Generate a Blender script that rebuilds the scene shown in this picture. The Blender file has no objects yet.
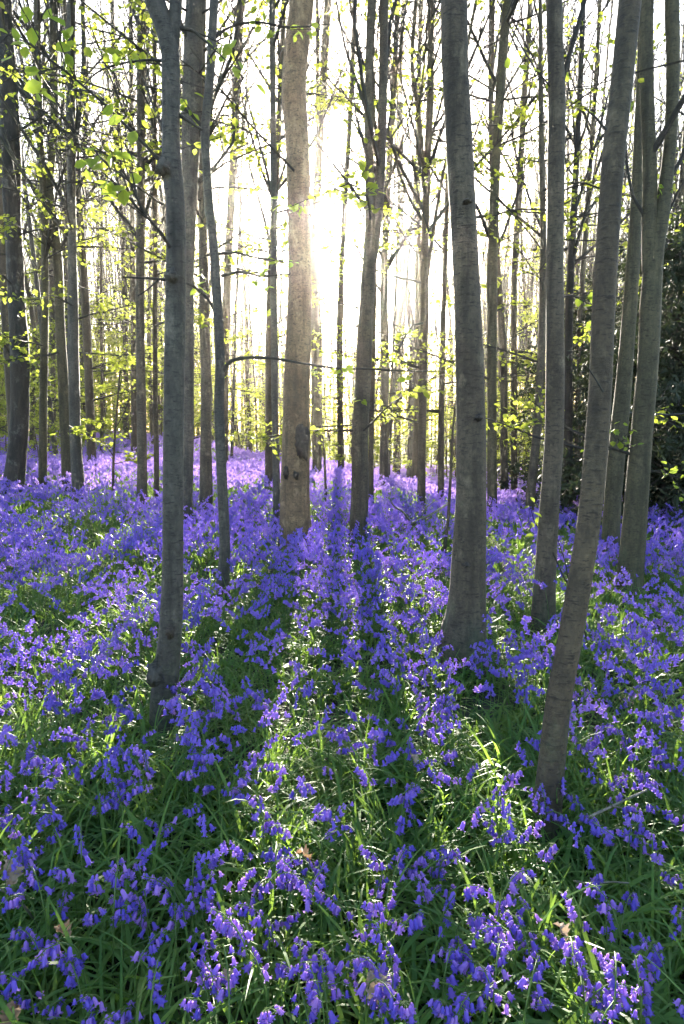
import bpy, math, random
import numpy as np
from mathutils import Vector, Matrix

SC = bpy.context.scene
COL = SC.collection
R = math.radians
rng = np.random.default_rng(7)
random.seed(7)

# ------------------------------------------------------------------ camera
W, H, F = 684, 1024, 683.0
PITCH = math.atan(97 / F)
EYE = np.array([0.0, 0.0, 1.25])
FW = np.array([0, math.cos(PITCH), -math.sin(PITCH)])
UPV = np.array([0, math.sin(PITCH), math.cos(PITCH)])
RT = np.array([1.0, 0, 0])
cam_d = bpy.data.cameras.new('camera')
cam_d.sensor_fit = 'VERTICAL'; cam_d.sensor_height = 36; cam_d.lens = 36 * F / H
cam_d.clip_start = 0.05; cam_d.clip_end = 1000
cam = bpy.data.objects.new('camera', cam_d); COL.objects.link(cam)
cam.location = EYE; cam.rotation_euler = (math.pi / 2 - PITCH, 0, 0)
SC.camera = cam

def ray(px, py):
    return FW + UPV * ((512 - py) / F) + RT * ((px - 342) / F)

def at(px, py, Y):                       # the point seen at a pixel, at forward distance Y
    d = ray(px, py)
    return EYE + d * (Y / d[1])

def depth(p):
    return float(np.dot(np.asarray(p) - EYE, FW))

def topx(p):
    v = np.asarray(p) - EYE
    c = float(np.dot(v, FW))
    return 342 + F * v[0] / c, 512 - F * float(np.dot(v, UPV)) / c

# ------------------------------------------------------------------ noise and ground
_tab = np.random.default_rng(3).random((64, 64))
def vnoise(x, y, s=1.0, seed=0):
    x = np.asarray(x) * s + 17.3 * seed; y = np.asarray(y) * s + 9.1 * seed
    xi = np.floor(x).astype(int); yi = np.floor(y).astype(int)
    fx = x - xi; fy = y - yi
    fx = fx * fx * (3 - 2 * fx); fy = fy * fy * (3 - 2 * fy)
    a = _tab[xi % 64, yi % 64]; b = _tab[(xi + 1) % 64, yi % 64]
    c = _tab[xi % 64, (yi + 1) % 64]; d = _tab[(xi + 1) % 64, (yi + 1) % 64]
    return (a * (1 - fx) + b * fx) * (1 - fy) + (c * (1 - fx) + d * fx) * fy

_cx = np.array([-60, -12, -6, -3.5, 0, 2.2, 4.5, 8, 60.0]); _cy = np.array([48, 38, 27, 18, 13.5, 9, 8.3, 8.3, 8.3])
def gz(x, y):
    x = np.asarray(x, float); y = np.asarray(y, float)
    t = (y - np.interp(x, _cx, _cy)) / 2.0
    sp = np.where(t > 20, t, np.log1p(np.exp(np.minimum(t, 20)))) * 2.0
    drop = -4.0 * (1 - np.exp(-0.11 * sp / 4.0))
    und = 0.10 * (vnoise(x, y, 0.30, 1) - 0.5) + 0.05 * (vnoise(x, y, 0.9, 2) - 0.5)
    far = 0.36 * (vnoise(x, y, 0.16, 4) - 0.5) * np.clip((y - 8) / 6, 0, 1)
    return drop + und * np.clip(y / 3, 0.3, 1) + far

def ground_hit(px, py, h=0.0):
    d = ray(px, py); t = 0.5
    while t < 120:
        p = EYE + d * t
        if p[2] <= gz(p[0], p[1]) + h: break
        t += 0.02
    return EYE + d * t

# ------------------------------------------------------------------ mesh building
class MB:
    def __init__(s): s.V = []; s.Q = []; s.T = []; s.qm = []; s.tm = []; s.n = 0
    def add(s, V, Q=None, T=None, m=0):
        V = np.asarray(V, float).reshape(-1, 3)
        s.V.append(V)
        if Q is not None and len(Q):
            Q = np.asarray(Q, int).reshape(-1, 4); s.Q.append(Q + s.n)
            s.qm.append(np.full(len(Q), m) if np.isscalar(m) else np.asarray(m))
        if T is not None and len(T):
            T = np.asarray(T, int).reshape(-1, 3); s.T.append(T + s.n)
            s.tm.append(np.full(len(T), m) if np.isscalar(m) else np.asarray(m))
        s.n += len(V)
    def arrays(s):
        V = np.concatenate(s.V) if s.V else np.zeros((0, 3))
        Q = np.concatenate(s.Q) if s.Q else np.zeros((0, 4), int)
        T = np.concatenate(s.T) if s.T else np.zeros((0, 3), int)
        qm = np.concatenate(s.qm) if s.qm else np.zeros(0, int)
        tm = np.concatenate(s.tm) if s.tm else np.zeros(0, int)
        return V, Q, T, qm, tm
    def mesh(s, name, mats, smooth=True, origin=None):
        V, Q, T, qm, tm = s.arrays()
        if origin is not None: V = V - np.asarray(origin)
        return to_mesh(name, V, Q, T, qm, tm, mats, smooth)

def to_mesh(name, V, Q, T, qm, tm, mats, smooth=True):
    me = bpy.data.meshes.new(name)
    nq, nt = len(Q), len(T)
    me.vertices.add(len(V)); me.vertices.foreach_set('co', np.ascontiguousarray(V, np.float32).ravel())
    me.loops.add(nq * 4 + nt * 3)
    me.loops.foreach_set('vertex_index', np.concatenate([Q.ravel(), T.ravel()]).astype(np.int32))
    me.polygons.add(nq + nt)
    ls = np.concatenate([np.arange(nq) * 4, nq * 4 + np.arange(nt) * 3]).astype(np.int32)
    me.polygons.foreach_set('loop_start', ls)
    me.polygons.foreach_set('material_index', np.concatenate([qm, tm]).astype(np.int32))
    me.polygons.foreach_set('use_smooth', np.full(nq + nt, smooth))
    for m in mats: me.materials.append(m)
    me.update(calc_edges=True)
    return me

def link(name, me, parent=None, loc=None):
    o = bpy.data.objects.new(name, me); COL.objects.link(o)
    if parent is not None: o.parent = parent
    if loc is not None: o.location = loc
    return o

def tag(o, label=None, cat=None, group=None, kind=None):
    if label: o['label'] = label
    if cat: o['category'] = cat
    if group: o['group'] = group
    if kind: o['kind'] = kind
    return o

def empty(name, loc, label, cat, group=None):
    o = bpy.data.objects.new(name, None); COL.objects.link(o)
    o.location = loc; o.empty_display_size = 0.1
    return tag(o, label, cat, group)

def nrm(v): return v / (np.linalg.norm(v, axis=-1, keepdims=True) + 1e-12)

def spline(P, n):
    P = np.asarray(P, float)
    if len(P) < 3:
        t = np.linspace(0, 1, n)[:, None]; return P[0] * (1 - t) + P[-1] * t
    seg = np.maximum(np.linalg.norm(np.diff(P[:, :3], axis=0), axis=1), 1e-6); cum = np.concatenate([[0], np.cumsum(seg)])
    M = np.empty_like(P); M[1:-1] = (P[2:] - P[:-2]) / (cum[2:] - cum[:-2])[:, None]
    M[0] = (P[1] - P[0]) / seg[0]; M[-1] = (P[-1] - P[-2]) / seg[-1]
    v = np.linspace(0, cum[-1], n); i = np.clip(np.searchsorted(cum, v, side='right') - 1, 0, len(P) - 2)
    t = ((v - cum[i]) / seg[i])[:, None]; L = seg[i][:, None]
    return (2 * t**3 - 3 * t**2 + 1) * P[i] + (t**3 - 2 * t**2 + t) * L * M[i] + (3 * t**2 - 2 * t**3) * P[i + 1] + (t**3 - t**2) * L * M[i + 1]

_qcache = {}
def tube_q(n, k):
    if (n, k) not in _qcache:
        i = np.arange(n - 1)[:, None] * k; j = np.arange(k)[None, :]; j2 = (j + 1) % k
        _qcache[(n, k)] = np.stack([i + j, i + j2, i + k + j2, i + k + j], -1).reshape(-1, 4)
    return _qcache[(n, k)]

def tube(mb, P, rad, k=6, m=0, bump=None):
    P = np.asarray(P, float); n = len(P)
    t = nrm(np.gradient(P, axis=0))
    ref = np.array([0, 1.0, 0]) if abs(t[0][2]) > 0.7 or abs(t[0][0]) > 0.7 else np.array([0, 0, 1.0])
    u = nrm(np.cross(t, ref)); v = np.cross(t, u)
    a = np.arange(k) * 2 * math.pi / k
    rr = np.asarray(rad, float)[:, None] * np.ones((1, k))
    if bump is not None: rr = rr * bump
    ring = P[:, None, :] + rr[:, :, None] * (np.cos(a)[None, :, None] * u[:, None, :] + np.sin(a)[None, :, None] * v[:, None, :])
    mb.add(ring.reshape(-1, 3), tube_q(n, k), None, m)

def add_leaves(mb, A, size, rg, m=1, tilt=0.38, droop=0.25):
    A = np.asarray(A, float); n = len(A)
    if n == 0: return
    N = nrm(np.array([0, 0, 1.0]) + tilt * rg.normal(size=(n, 3)))
    D = rg.normal(size=(n, 3)); D = nrm(D - N * np.sum(D * N, 1, keepdims=True))
    D = nrm(D + np.array([0, 0, -droop])); S = nrm(np.cross(N, D)); N = np.cross(D, S)
    L = (size * rg.uniform(0.6, 1.25, n))[:, None]; w = L * 0.33
    up = N * L * 0.10
    B = A; P1 = A + D * L * .35 + S * w + up; P2 = A + D * L * .72 + S * w * .8 + up * .8; Tp = A + D * L
    Q1 = A + D * L * .35 - S * w + up; Q2 = A + D * L * .72 - S * w * .8 + up * .8
    V = np.stack([B, P1, P2, Tp, Q2, Q1], 1).reshape(-1, 3)
    i = np.arange(n)[:, None] * 6
    Q = np.concatenate([i + np.array([0, 1, 2, 3]), i + np.array([0, 3, 4, 5])])
    mb.add(V, Q, None, m)

# ------------------------------------------------------------------ materials
def new_mat(name):
    m = bpy.data.materials.new(name); m.use_nodes = True
    nt = m.node_tree; nt.nodes.clear()
    out = nt.nodes.new('ShaderNodeOutputMaterial')
    return m, nt, out

def N(nt, t, **kw):
    n = nt.nodes.new(t)
    for k, v in kw.items(): setattr(n, k, v)
    return n

def ramp(nt, fac, stops):
    r = N(nt, 'ShaderNodeValToRGB'); e = r.color_ramp.elements
    while len(e) < len(stops): e.new(0.5)
    for el, (p, c) in zip(e, stops): el.position = p; el.color = (*c, 1)
    nt.links.new(fac, r.inputs[0]); return r.outputs[0]

def noise(nt, co, scale, detail=3, rough=0.55, mapping=None):
    if mapping is not None:
        mp = N(nt, 'ShaderNodeMapping'); mp.inputs['Scale'].default_value = mapping
        nt.links.new(co, mp.inputs[0]); co = mp.outputs[0]
    n = N(nt, 'ShaderNodeTexNoise'); n.inputs['Scale'].default_value = scale
    n.inputs['Detail'].default_value = detail; n.inputs['Roughness'].default_value = rough
    nt.links.new(co, n.inputs['Vector']); return n.outputs[0]

def mix(nt, fac, a, b, mode='MIX'):
    n = N(nt, 'ShaderNodeMix', data_type='RGBA', blend_type=mode)
    for s, v in ((n.inputs[0], fac), (n.inputs[6], a), (n.inputs[7], b)):
        if hasattr(v, 'links') or hasattr(v, 'is_linked'): nt.links.new(v, s)
        elif isinstance(v, (int, float)): s.default_value = v
        else: s.default_value = (*v, 1)
    return n.outputs[2]

def bark(name, lo, hi, patch, moss=(0.10, 0.12, 0.06), rough_bark=False, moss_amt=0.35):
    m, nt, out = new_mat(name)
    co = N(nt, 'ShaderNodeTexCoord').outputs['Object']
    big = noise(nt, co, 2.2, 4, .6, (1, 1, .45))
    c = ramp(nt, big, [(.38, lo), (.60, hi)])
    ln = noise(nt, co, 3.0, 4, .65, (9, 9, 36))                   # fine horizontal lenticel lines
    c = mix(nt, ramp(nt, ln, [(.56, (0, 0, 0)), (.63, (.85, .85, .85))]), c, tuple(v * .38 for v in lo))
    pt = noise(nt, co, 7.0, 5, .7, (1, 1, .8))
    c = mix(nt, ramp(nt, pt, [(.55, (0, 0, 0)), (.66, (.7, .7, .7))]), c, patch)
    ms = noise(nt, co, 1.4, 3, .6, (1, 1, .3))
    c = mix(nt, ramp(nt, ms, [(.50, (0, 0, 0)), (.75, (moss_amt,) * 3)]), c, moss)
    sk = noise(nt, co, 2.0, 4, .6, (8, 8, .5))                    # damp streaks running down
    c = mix(nt, ramp(nt, sk, [(.50, (0, 0, 0)), (.68, (.75, .75, .75))]), c, tuple(v * .55 for v in lo))
    al = noise(nt, co, 5.5, 4, .65, (1, 1, .5))                   # algae and moss climbing from the foot
    sx = N(nt, 'ShaderNodeSeparateXYZ'); nt.links.new(co, sx.inputs[0])
    mr = N(nt, 'ShaderNodeMapRange'); mr.inputs[1].default_value = 1.3; mr.inputs[2].default_value = .05; mr.inputs[3].default_value = -.22; mr.inputs[4].default_value = .12
    nt.links.new(sx.outputs[2], mr.inputs[0])
    ad = N(nt, 'ShaderNodeMath', operation='ADD'); nt.links.new(al, ad.inputs[0]); nt.links.new(mr.outputs[0], ad.inputs[1])
    c = mix(nt, ramp(nt, ad.outputs[0], [(.50, (0, 0, 0)), (.66, (.7, .7, .7))]), c, tuple(v * .6 for v in moss))
    sp = noise(nt, co, 75, 5, .65, (1, 1, .6))
    c = mix(nt, .55, c, ramp(nt, sp, [(.32, (.30, .30, .30)), (.66, (1.15, 1.15, 1.15))]), 'MULTIPLY')
    md = noise(nt, co, 17, 6, .75, (1, 1, .7))                     # lichen flecks and dull blotches
    c = mix(nt, .6, c, ramp(nt, md, [(.36, (.42, .42, .40)), (.52, (1, 1, 1)), (.62, (1.05, 1.05, 1.0)), (.70, (1.7, 1.7, 1.5))]), 'MULTIPLY')
    p = N(nt, 'ShaderNodeBsdfPrincipled'); p.inputs['Roughness'].default_value = .72
    p.inputs['Specular IOR Level'].default_value = .35
    nt.links.new(c, p.inputs['Base Color'])
    b = N(nt, 'ShaderNodeBump'); b.inputs['Strength'].default_value = .9 if rough_bark else .8
    b.inputs['Distance'].default_value = .02 if rough_bark else .006
    if rough_bark:
        hgt = noise(nt, co, 6, 5, .7, (5, 5, 1.3))
    else:
        a = N(nt, 'ShaderNodeMath', operation='ADD'); nt.links.new(ln, a.inputs[0]); nt.links.new(sp, a.inputs[1]); hgt = a.outputs[0]
    nt.links.new(hgt, b.inputs['Height']); nt.links.new(b.outputs[0], p.inputs['Normal'])
    nt.links.new(p.outputs[0], out.inputs[0]); return m

def plant(name, c1, c2, tcol, trans=.45, rough=.45, spec=.35, scale=18, obj_rand=False, c3=None):
    m, nt, out = new_mat(name)
    co = N(nt, 'ShaderNodeTexCoord').outputs['Object']
    f = noise(nt, co, scale, 2, .5)
    stops = [(.32, c1), (.68, c2)] if c3 is None else [(.28, c1), (.55, c2), (.72, c3)]
    if obj_rand:
        oi = N(nt, 'ShaderNodeObjectInfo'); f = oi.outputs['Random']
        stops = [(.05, c1), (.95, c2)] if c3 is None else [(.05, c1), (.6, c2), (.98, c3)]
    c = ramp(nt, f, stops)
    p = N(nt, 'ShaderNodeBsdfPrincipled'); p.inputs['Roughness'].default_value = rough
    p.inputs['Specular IOR Level'].default_value = spec
    nt.links.new(c, p.inputs['Base Color'])
    t = N(nt, 'ShaderNodeBsdfTranslucent')
    nt.links.new(mix(nt, .75, c, tcol), t.inputs[0])
    ms = N(nt, 'ShaderNodeMixShader'); ms.inputs[0].default_value = trans
    nt.links.new(p.outputs[0], ms.inputs[1]); nt.links.new(t.outputs[0], ms.inputs[2])
    nt.links.new(ms.outputs[0], out.inputs[0]); return m

M_grey = bark('beech_bark_grey', (0.054, 0.040, 0.026), (0.119, 0.092, 0.062), (0.193, 0.156, 0.103))
M_blue = bark('beech_bark_bluegrey', (0.043, 0.038, 0.031), (0.102, 0.089, 0.072), (0.155, 0.136, 0.107), moss_amt=.2)
M_tan = bark('beech_bark_tan', (0.118, 0.074, 0.038), (0.230, 0.149, 0.078), (0.314, 0.216, 0.120), moss=(0.168, 0.113, 0.048))
M_brown = bark('beech_bark_brown', (0.045, 0.031, 0.018), (0.098, 0.071, 0.042), (0.146, 0.112, 0.069))
M_olive = bark('beech_bark_olive', (0.046, 0.040, 0.020), (0.093, 0.078, 0.041), (0.124, 0.103, 0.057), moss_amt=.6)
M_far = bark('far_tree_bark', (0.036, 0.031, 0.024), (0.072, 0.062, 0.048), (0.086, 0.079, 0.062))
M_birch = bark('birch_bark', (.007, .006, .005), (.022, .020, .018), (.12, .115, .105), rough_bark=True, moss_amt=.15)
M_dark = bark('dark_conifer_bark', (.02, .016, .013), (.05, .04, .032), (.07, .06, .05), rough_bark=True)
M_twig = bark('twig_bark', (0.020, 0.017, 0.013), (0.040, 0.033, 0.026), (0.053, 0.046, 0.037))
M_scar = bark('scar_bark', (.03, .022, .016), (.08, .06, .045), (.12, .09, .07), rough_bark=True)
M_deadwood = bark('dead_wood', (.22, .19, .15), (.42, .37, .30), (.5, .46, .4))
M_leaf = plant('beech_leaf', (.09, .15, .02), (.15, .21, .03), (.36, .46, .05), .55, .45, .3, 9, c3=(.20, .24, .035))
M_leaf_far = plant('beech_leaf_far', (.09, .12, .02), (.16, .20, .03), (.40, .46, .05), .52, .6, .2, 2.5, c3=(.22, .24, .04))
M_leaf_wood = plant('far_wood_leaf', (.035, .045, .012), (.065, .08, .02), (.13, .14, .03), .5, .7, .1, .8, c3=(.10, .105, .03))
M_needle = plant('conifer_needles', (.012, .018, .010), (.03, .04, .02), (.05, .07, .02), .15, .6, .25, 6)
M_bell = plant('bluebell_petal', (.085, .07, .46), (.165, .11, .53), (.54, .34, .74), .36, .5, .25, 6, c3=(.34, .20, .57))
M_bell_o = plant('bluebell_petal_near', (.07, .06, .44), (.155, .10, .53), (.58, .36, .78), .40, .5, .25, 14, True, c3=(.36, .20, .58))
M_stem = plant('bluebell_stem', (.06, .11, .03), (.10, .16, .04), (.24, .40, .06), .3, .4, .4, 14)
M_blade = plant('bluebell_leaf', (.040, .105, .028), (.078, .16, .040), (.29, .45, .05), .45, .46, .16, 5, c3=(.14, .195, .045))
M_dry = plant('dry_leaf', (.16, .09, .05), (.26, .17, .10), (.5, .3, .15), .2, .6, .3, 30)
M_paledry = plant('pale_dry_leaf', (.24, .17, .11), (.36, .28, .20), (.4, .28, .17), .2, .6, .3, 40)

m, nt, out = new_mat('forest_soil'); M_soil = m
co = N(nt, 'ShaderNodeTexCoord').outputs['Object']
c = ramp(nt, noise(nt, co, 9, 6, .7), [(.3, (.012, .016, .006)), (.5, (.028, .034, .012)), (.72, (.07, .05, .028))])
p = N(nt, 'ShaderNodeBsdfPrincipled'); p.inputs['Roughness'].default_value = .95
b = N(nt, 'ShaderNodeBump'); b.inputs['Distance'].default_value = .04
nt.links.new(noise(nt, co, 22, 5, .7), b.inputs['Height']); nt.links.new(b.outputs[0], p.inputs['Normal'])
nt.links.new(c, p.inputs['Base Color']); nt.links.new(p.outputs[0], out.inputs[0])

# ------------------------------------------------------------------ ground sheet
gx = np.concatenate([np.linspace(-160, -25, 28), np.linspace(-24, 24, 161), np.linspace(25, 160, 28)])
gy = np.concatenate([np.linspace(-60, -3, 14), np.linspace(-2.5, 40, 171), np.linspace(42, 180, 40)])
X, Y = np.meshgrid(gx, gy)
V = np.stack([X, Y, gz(X, Y)], -1).reshape(-1, 3)
nx, ny = len(gx), len(gy)
i, j = np.meshgrid(np.arange(nx - 1), np.arange(ny - 1)); a = (j * nx + i).ravel()
mb = MB(); mb.add(V, np.stack([a, a + 1, a + nx + 1, a + nx], 1))
tag(link('forest_ground', mb.mesh('forest_ground', [M_soil])), 'dark woodland soil under the bluebells and grass', 'ground', kind='structure')

# ------------------------------------------------------------------ trees
def trunk_tube(mb, P4, k, rg, flare=.55, rough=.035, m=0, segs=None):
    n = segs or max(10, len(P4) * 5)
    S = spline(P4, n)
    P, r = S[:, :3], np.maximum(S[:, 3], .003)
    hgt = P[:, 2] - P[0, 2]
    a = np.arange(k) * 2 * math.pi / k
    ph = rg.uniform(0, 6.28, 4)
    fl = np.exp(-np.maximum(hgt, 0) / (.12 + r[0] * 1.2))[:, None]
    lobes = .55 + .45 * np.sin(a * 3 + ph[0])[None, :] + .3 * np.sin(a * 5 + ph[1])[None, :]
    bump = 1 + flare * fl * lobes
    bump = bump + rough * (np.sin(a * 2 + ph[2] + hgt[:, None] * 2.1) + .7 * np.sin(a * 3 + ph[3] - hgt[:, None] * 5.3)) + rough * .8 * np.sin(hgt * 9.7 + ph[0])[:, None] * np.sin(hgt * 4.1 + ph[1])[:, None]
    tube(mb, P, r, k, m, bump)
    return P, r

def twig_path(p, d, L, rg, n=5, up=.25, wob=.12):
    pts = [np.array(p, float)]; d = nrm(np.array(d, float))
    for i in range(n - 1):
        d = nrm(d + np.array([0, 0, up / n]) + wob * rg.normal(size=3))
        pts.append(pts[-1] + d * L / (n - 1))
    return np.array(pts)

def make_crown(mb, P, r, rg, zlo, zhi, nl, Lr=(1.2, 3.2), elev=(40, 68), leaf_n=2, leaf=.06, low=0, lowz=(1.5, 5), lk=4, lowL=(.9, 2.2), maxz=30, lmat=1, nsub=4, lowleaf=9):
    """ascending limbs with side twigs from zlo to zhi (above the base) and flat leafy sprays lower down"""
    h = P[:, 2] - P[0, 2]
    A = []
    def base(z):
        i = int(np.clip(np.searchsorted(h, z), 1, len(P) - 1)); t = (z - h[i - 1]) / max(h[i] - h[i - 1], 1e-6)
        return P[i - 1] * (1 - t) + P[i] * t, r[i]
    for q in range(nl):
        z = rg.uniform(zlo, zhi) if q else zlo + .2
        if z > h[-1] * .98: continue
        b, rr = base(z); az = rg.uniform(0, 6.283); el = R(rg.uniform(*elev))
        d = np.array([math.cos(az) * math.cos(el), math.sin(az) * math.cos(el), math.sin(el)])
        L = rg.uniform(*Lr) * (1.1 - .4 * z / max(h[-1], 1))
        pt = twig_path(b, d, L, rg, 6, .55, .10)
        r0 = min(rr * .5, .010 + L * .0065)
        tube(mb, pt, np.linspace(r0, .004, 6), lk)
        for s in range(nsub):
            k = rg.integers(1, 5); bb = pt[k] * .5 + pt[k + 1] * .5
            dd = nrm(pt[k + 1] - pt[k]) + .75 * rg.normal(size=3)
            sp = twig_path(bb, dd, L * rg.uniform(.25, .55), rg, 4, .5, .14)
            tube(mb, sp, np.linspace(r0 * .36, .002, 4), 3)
            if leaf_n:
                for _ in range(leaf_n): A.append(sp[rg.integers(1, 4)] + rg.normal(size=3) * .03)
    for q in range(low):
        z = rg.uniform(*lowz)
        if z > h[-1]: continue
        b, rr = base(z); az = rg.uniform(0, 6.283); el = R(rg.uniform(-8, 24))
        d = np.array([math.cos(az) * math.cos(el), math.sin(az) * math.cos(el), math.sin(el)])
        L = rg.uniform(*lowL)
        pt = twig_path(b, d, L, rg, 6, -.1, .09)
        tube(mb, pt, np.linspace(min(rr * .35, .014), .003, 6), 4)
        for s in range(6):
            k = rg.integers(1, 5); t = rg.random(); bb = pt[k] * (1 - t) + pt[k + 1] * t
            dd = nrm(pt[k + 1] - pt[k]) + np.array([.9, .9, .18]) * rg.normal(size=3)
            sp = twig_path(bb, dd, L * rg.uniform(.2, .42), rg, 4, -.1, .12)
            tube(mb, sp, np.linspace(.005, .002, 4), 3)
            nlv = lowleaf
            t = rg.random(nlv) * 3; ki = np.minimum(t.astype(int), 2); f = (t - ki)[:, None]
            A.extend(list(sp[ki] * (1 - f) + sp[ki + 1] * f + rg.normal(size=(nlv, 3)) * np.array([.03, .03, .015])))
    if A: add_leaves(mb, np.array(A), leaf, rg, lmat, .6)
    return len(A)

def px_path(pts, Y0, drift=0.0, wscale=1.0):
    """pixel trace (x, y, width) at forward distance Y0 -> world points with radius"""
    out = []
    y0 = pts[0][1]
    for (x, y, w) in pts:
        p = at(x, y, Y0 + drift * (y0 - y) / 600.0)
        out.append([*p, .5 * w * wscale * depth(p) / F])
    return np.array(out)

def extend(P4, ztop, rtop, rg):
    P4 = list(P4); d = nrm(P4[-1][:3] - P4[-2][:3]); r = P4[-1][3]; z0 = P4[-1][2]
    if ztop <= z0 + .5: return np.array(P4)
    n = max(2, int((ztop - z0) / 1.6)); st = (ztop - z0) / n
    for i in range(n):
        d = nrm(d + np.array([0, 0, .35]) + .06 * rg.normal(size=3))
        p = P4[-1][:3] + d * st
        P4.append(np.array([*p, r + (rtop - r) * (i + 1) / n]))
    return np.array(P4)

def branch_part(parent, org, pts, Y, rg, r0=None, mat=None, leaves=0, leaf=.055, name='branch', drift=0.0, k=7):
    """a limb traced along the photograph with its own twigs and leaves"""
    P4 = px_path(pts, Y, drift)
    S = spline(P4, len(pts) * 5)
    mb = MB(); n = len(S)
    bump = 1 + .10 * rg.normal(size=(n, 1))
    tube(mb, S[:, :3], np.maximum(S[:, 3], .0018), k, 0, bump)
    if leaves:
        A = []
        ns = max(2, leaves // 5)
        for q in range(ns):
            i = rg.integers(n // 5, n - 1); d = nrm(S[i + 1, :3] - S[i, :3])
            dd = d + np.array([.7, .7, .35]) * rg.normal(size=3)
            sp = twig_path(S[i, :3], dd, rg.uniform(.10, .34), rg, 4, .05, .15)
            tube(mb, sp, np.linspace(min(.004, S[i, 3] * .7), .0012, 4), 4)
            for _ in range(5): A.append(sp[rg.integers(1, 4)] + rg.normal(size=3) * .015)
        lm = MB(); add_leaves(lm, np.array(A), leaf, rg, 0, .7, .5)
    o = link(name, mb.mesh(name, [mat or M_twig], origin=org), parent)
    if leaves: link('foliage', lm.mesh('foliage', [M_leaf], smooth=False, origin=org), o)
    return o

TREES = {}
def traced_tree(name, label, cat, pts, mat, ztop=12, k=14, crown=None, limbs=(), branches=(), group=None, flare=.5, Y0=None, drift=0.0, rough=.03, seed=1, hb=.16, high=0, under=0):
    rg = np.random.default_rng(seed + int(pts[0][0] * 7 + pts[0][1]))
    b = ground_hit(pts[0][0], pts[0][1], hb) if Y0 is None else at(pts[0][0], pts[0][1], Y0)
    Yb = b[1]
    org = np.array([b[0], Yb, float(gz(b[0], Yb))])
    P4 = px_path(pts, Yb, drift)
    if P4[0][2] > org[2] + .02:                              # foot hidden among the flowers
        P4 = np.vstack([[*org, P4[0][3] * 1.06], P4])
    base = P4[0].copy(); base[2] = min(base[2], org[2]) - .15
    P4 = np.vstack([base, P4])
    P4 = extend(P4, ztop, P4[-1][3] * .35, rg)
    root = empty(name, org, label, cat, group)
    mb = MB()
    P, r = trunk_tube(mb, P4, k, rg, flare, rough, segs=max(24, int(len(P4) * 7)))
    link('trunk', mb.mesh('trunk', [mat], origin=org), root)
    for lp in limbs:                                         # forks
        L4 = px_path(lp, Yb, drift)
        L4 = extend(L4, ztop * .95, L4[-1][3] * .35, rg)
        m2 = MB(); trunk_tube(m2, L4, max(8, k - 2), rg, .12, rough, segs=len(L4) * 6)
        link('limb', m2.mesh('limb', [mat], origin=org), root)
        if crown:
            m3 = MB(); c2 = dict(crown); c2['low'] = 0; c2['zlo'] = .5; c2['nl'] = max(4, crown['nl'] // 2)
            S = spline(L4, 30); make_crown(m3, S[:, :3], S[:, 3], rg, **c2)
            link('crown', m3.mesh('crown', [M_twig, M_leaf_far], smooth=False, origin=org), root)
    for br in branches:
        bp = dict(br); pp = bp.pop('pts')
        branch_part(root, org, pp, Yb + bp.pop('dy', 0), rg, mat=M_twig, **bp)
    if crown:
        mc = MB(); make_crown(mc, P, r, rg, **crown)
        if under: make_crown(mc, P, r, rg, 4, 9, 0, low=under, lowz=(.9, 3.0), leaf=.055, lowleaf=9, lowL=(.9, 1.9))
        if high: make_crown(mc, P, r, rg, 4, 9, 0, low=high, lowz=(3.2, 8), leaf=.06, lowleaf=7, lowL=(.9, 2.4))
        link('crown', mc.mesh('crown', [M_twig, M_leaf_far], smooth=False, origin=org), root)
    TREES[label] = (org, pts)
    return root, org, Yb

def lump(root, name, mat, px, py, Y, org, w, h, front, rg, d=.5, seed=0):
    """an uneven patch of bark standing proud of the trunk"""
    n, k = 7, 14; c = at(px, py, Y); s = depth(c) / F
    V = []
    for i in range(n):
        t = i / (n - 1); rr = math.sin(t * math.pi / 2)
        for j in range(k):
            a = j * 2 * math.pi / k
            q = 1 + (.32 * rg.normal() if i > 1 else 0)
            V.append([c[0] + math.cos(a) * rr * q * w * s / 2, c[1] - front + (1 - math.cos(t * 1.5)) * front * d, c[2] + math.sin(a) * rr * q * h * s / 2])
    m = MB(); m.add(np.array(V), tube_q(n, k))
    return link(name, m.mesh(name, [mat], origin=org), root)

rgl = np.random.default_rng(5)
CR = lambda **k: dict(dict(zlo=3.4, zhi=12, nl=24, nsub=8, leaf_n=1, leaf=.065, lowleaf=11, low=6, lowz=(2.2, 5.5), lowL=(1.0, 2.4)), **k)

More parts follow.
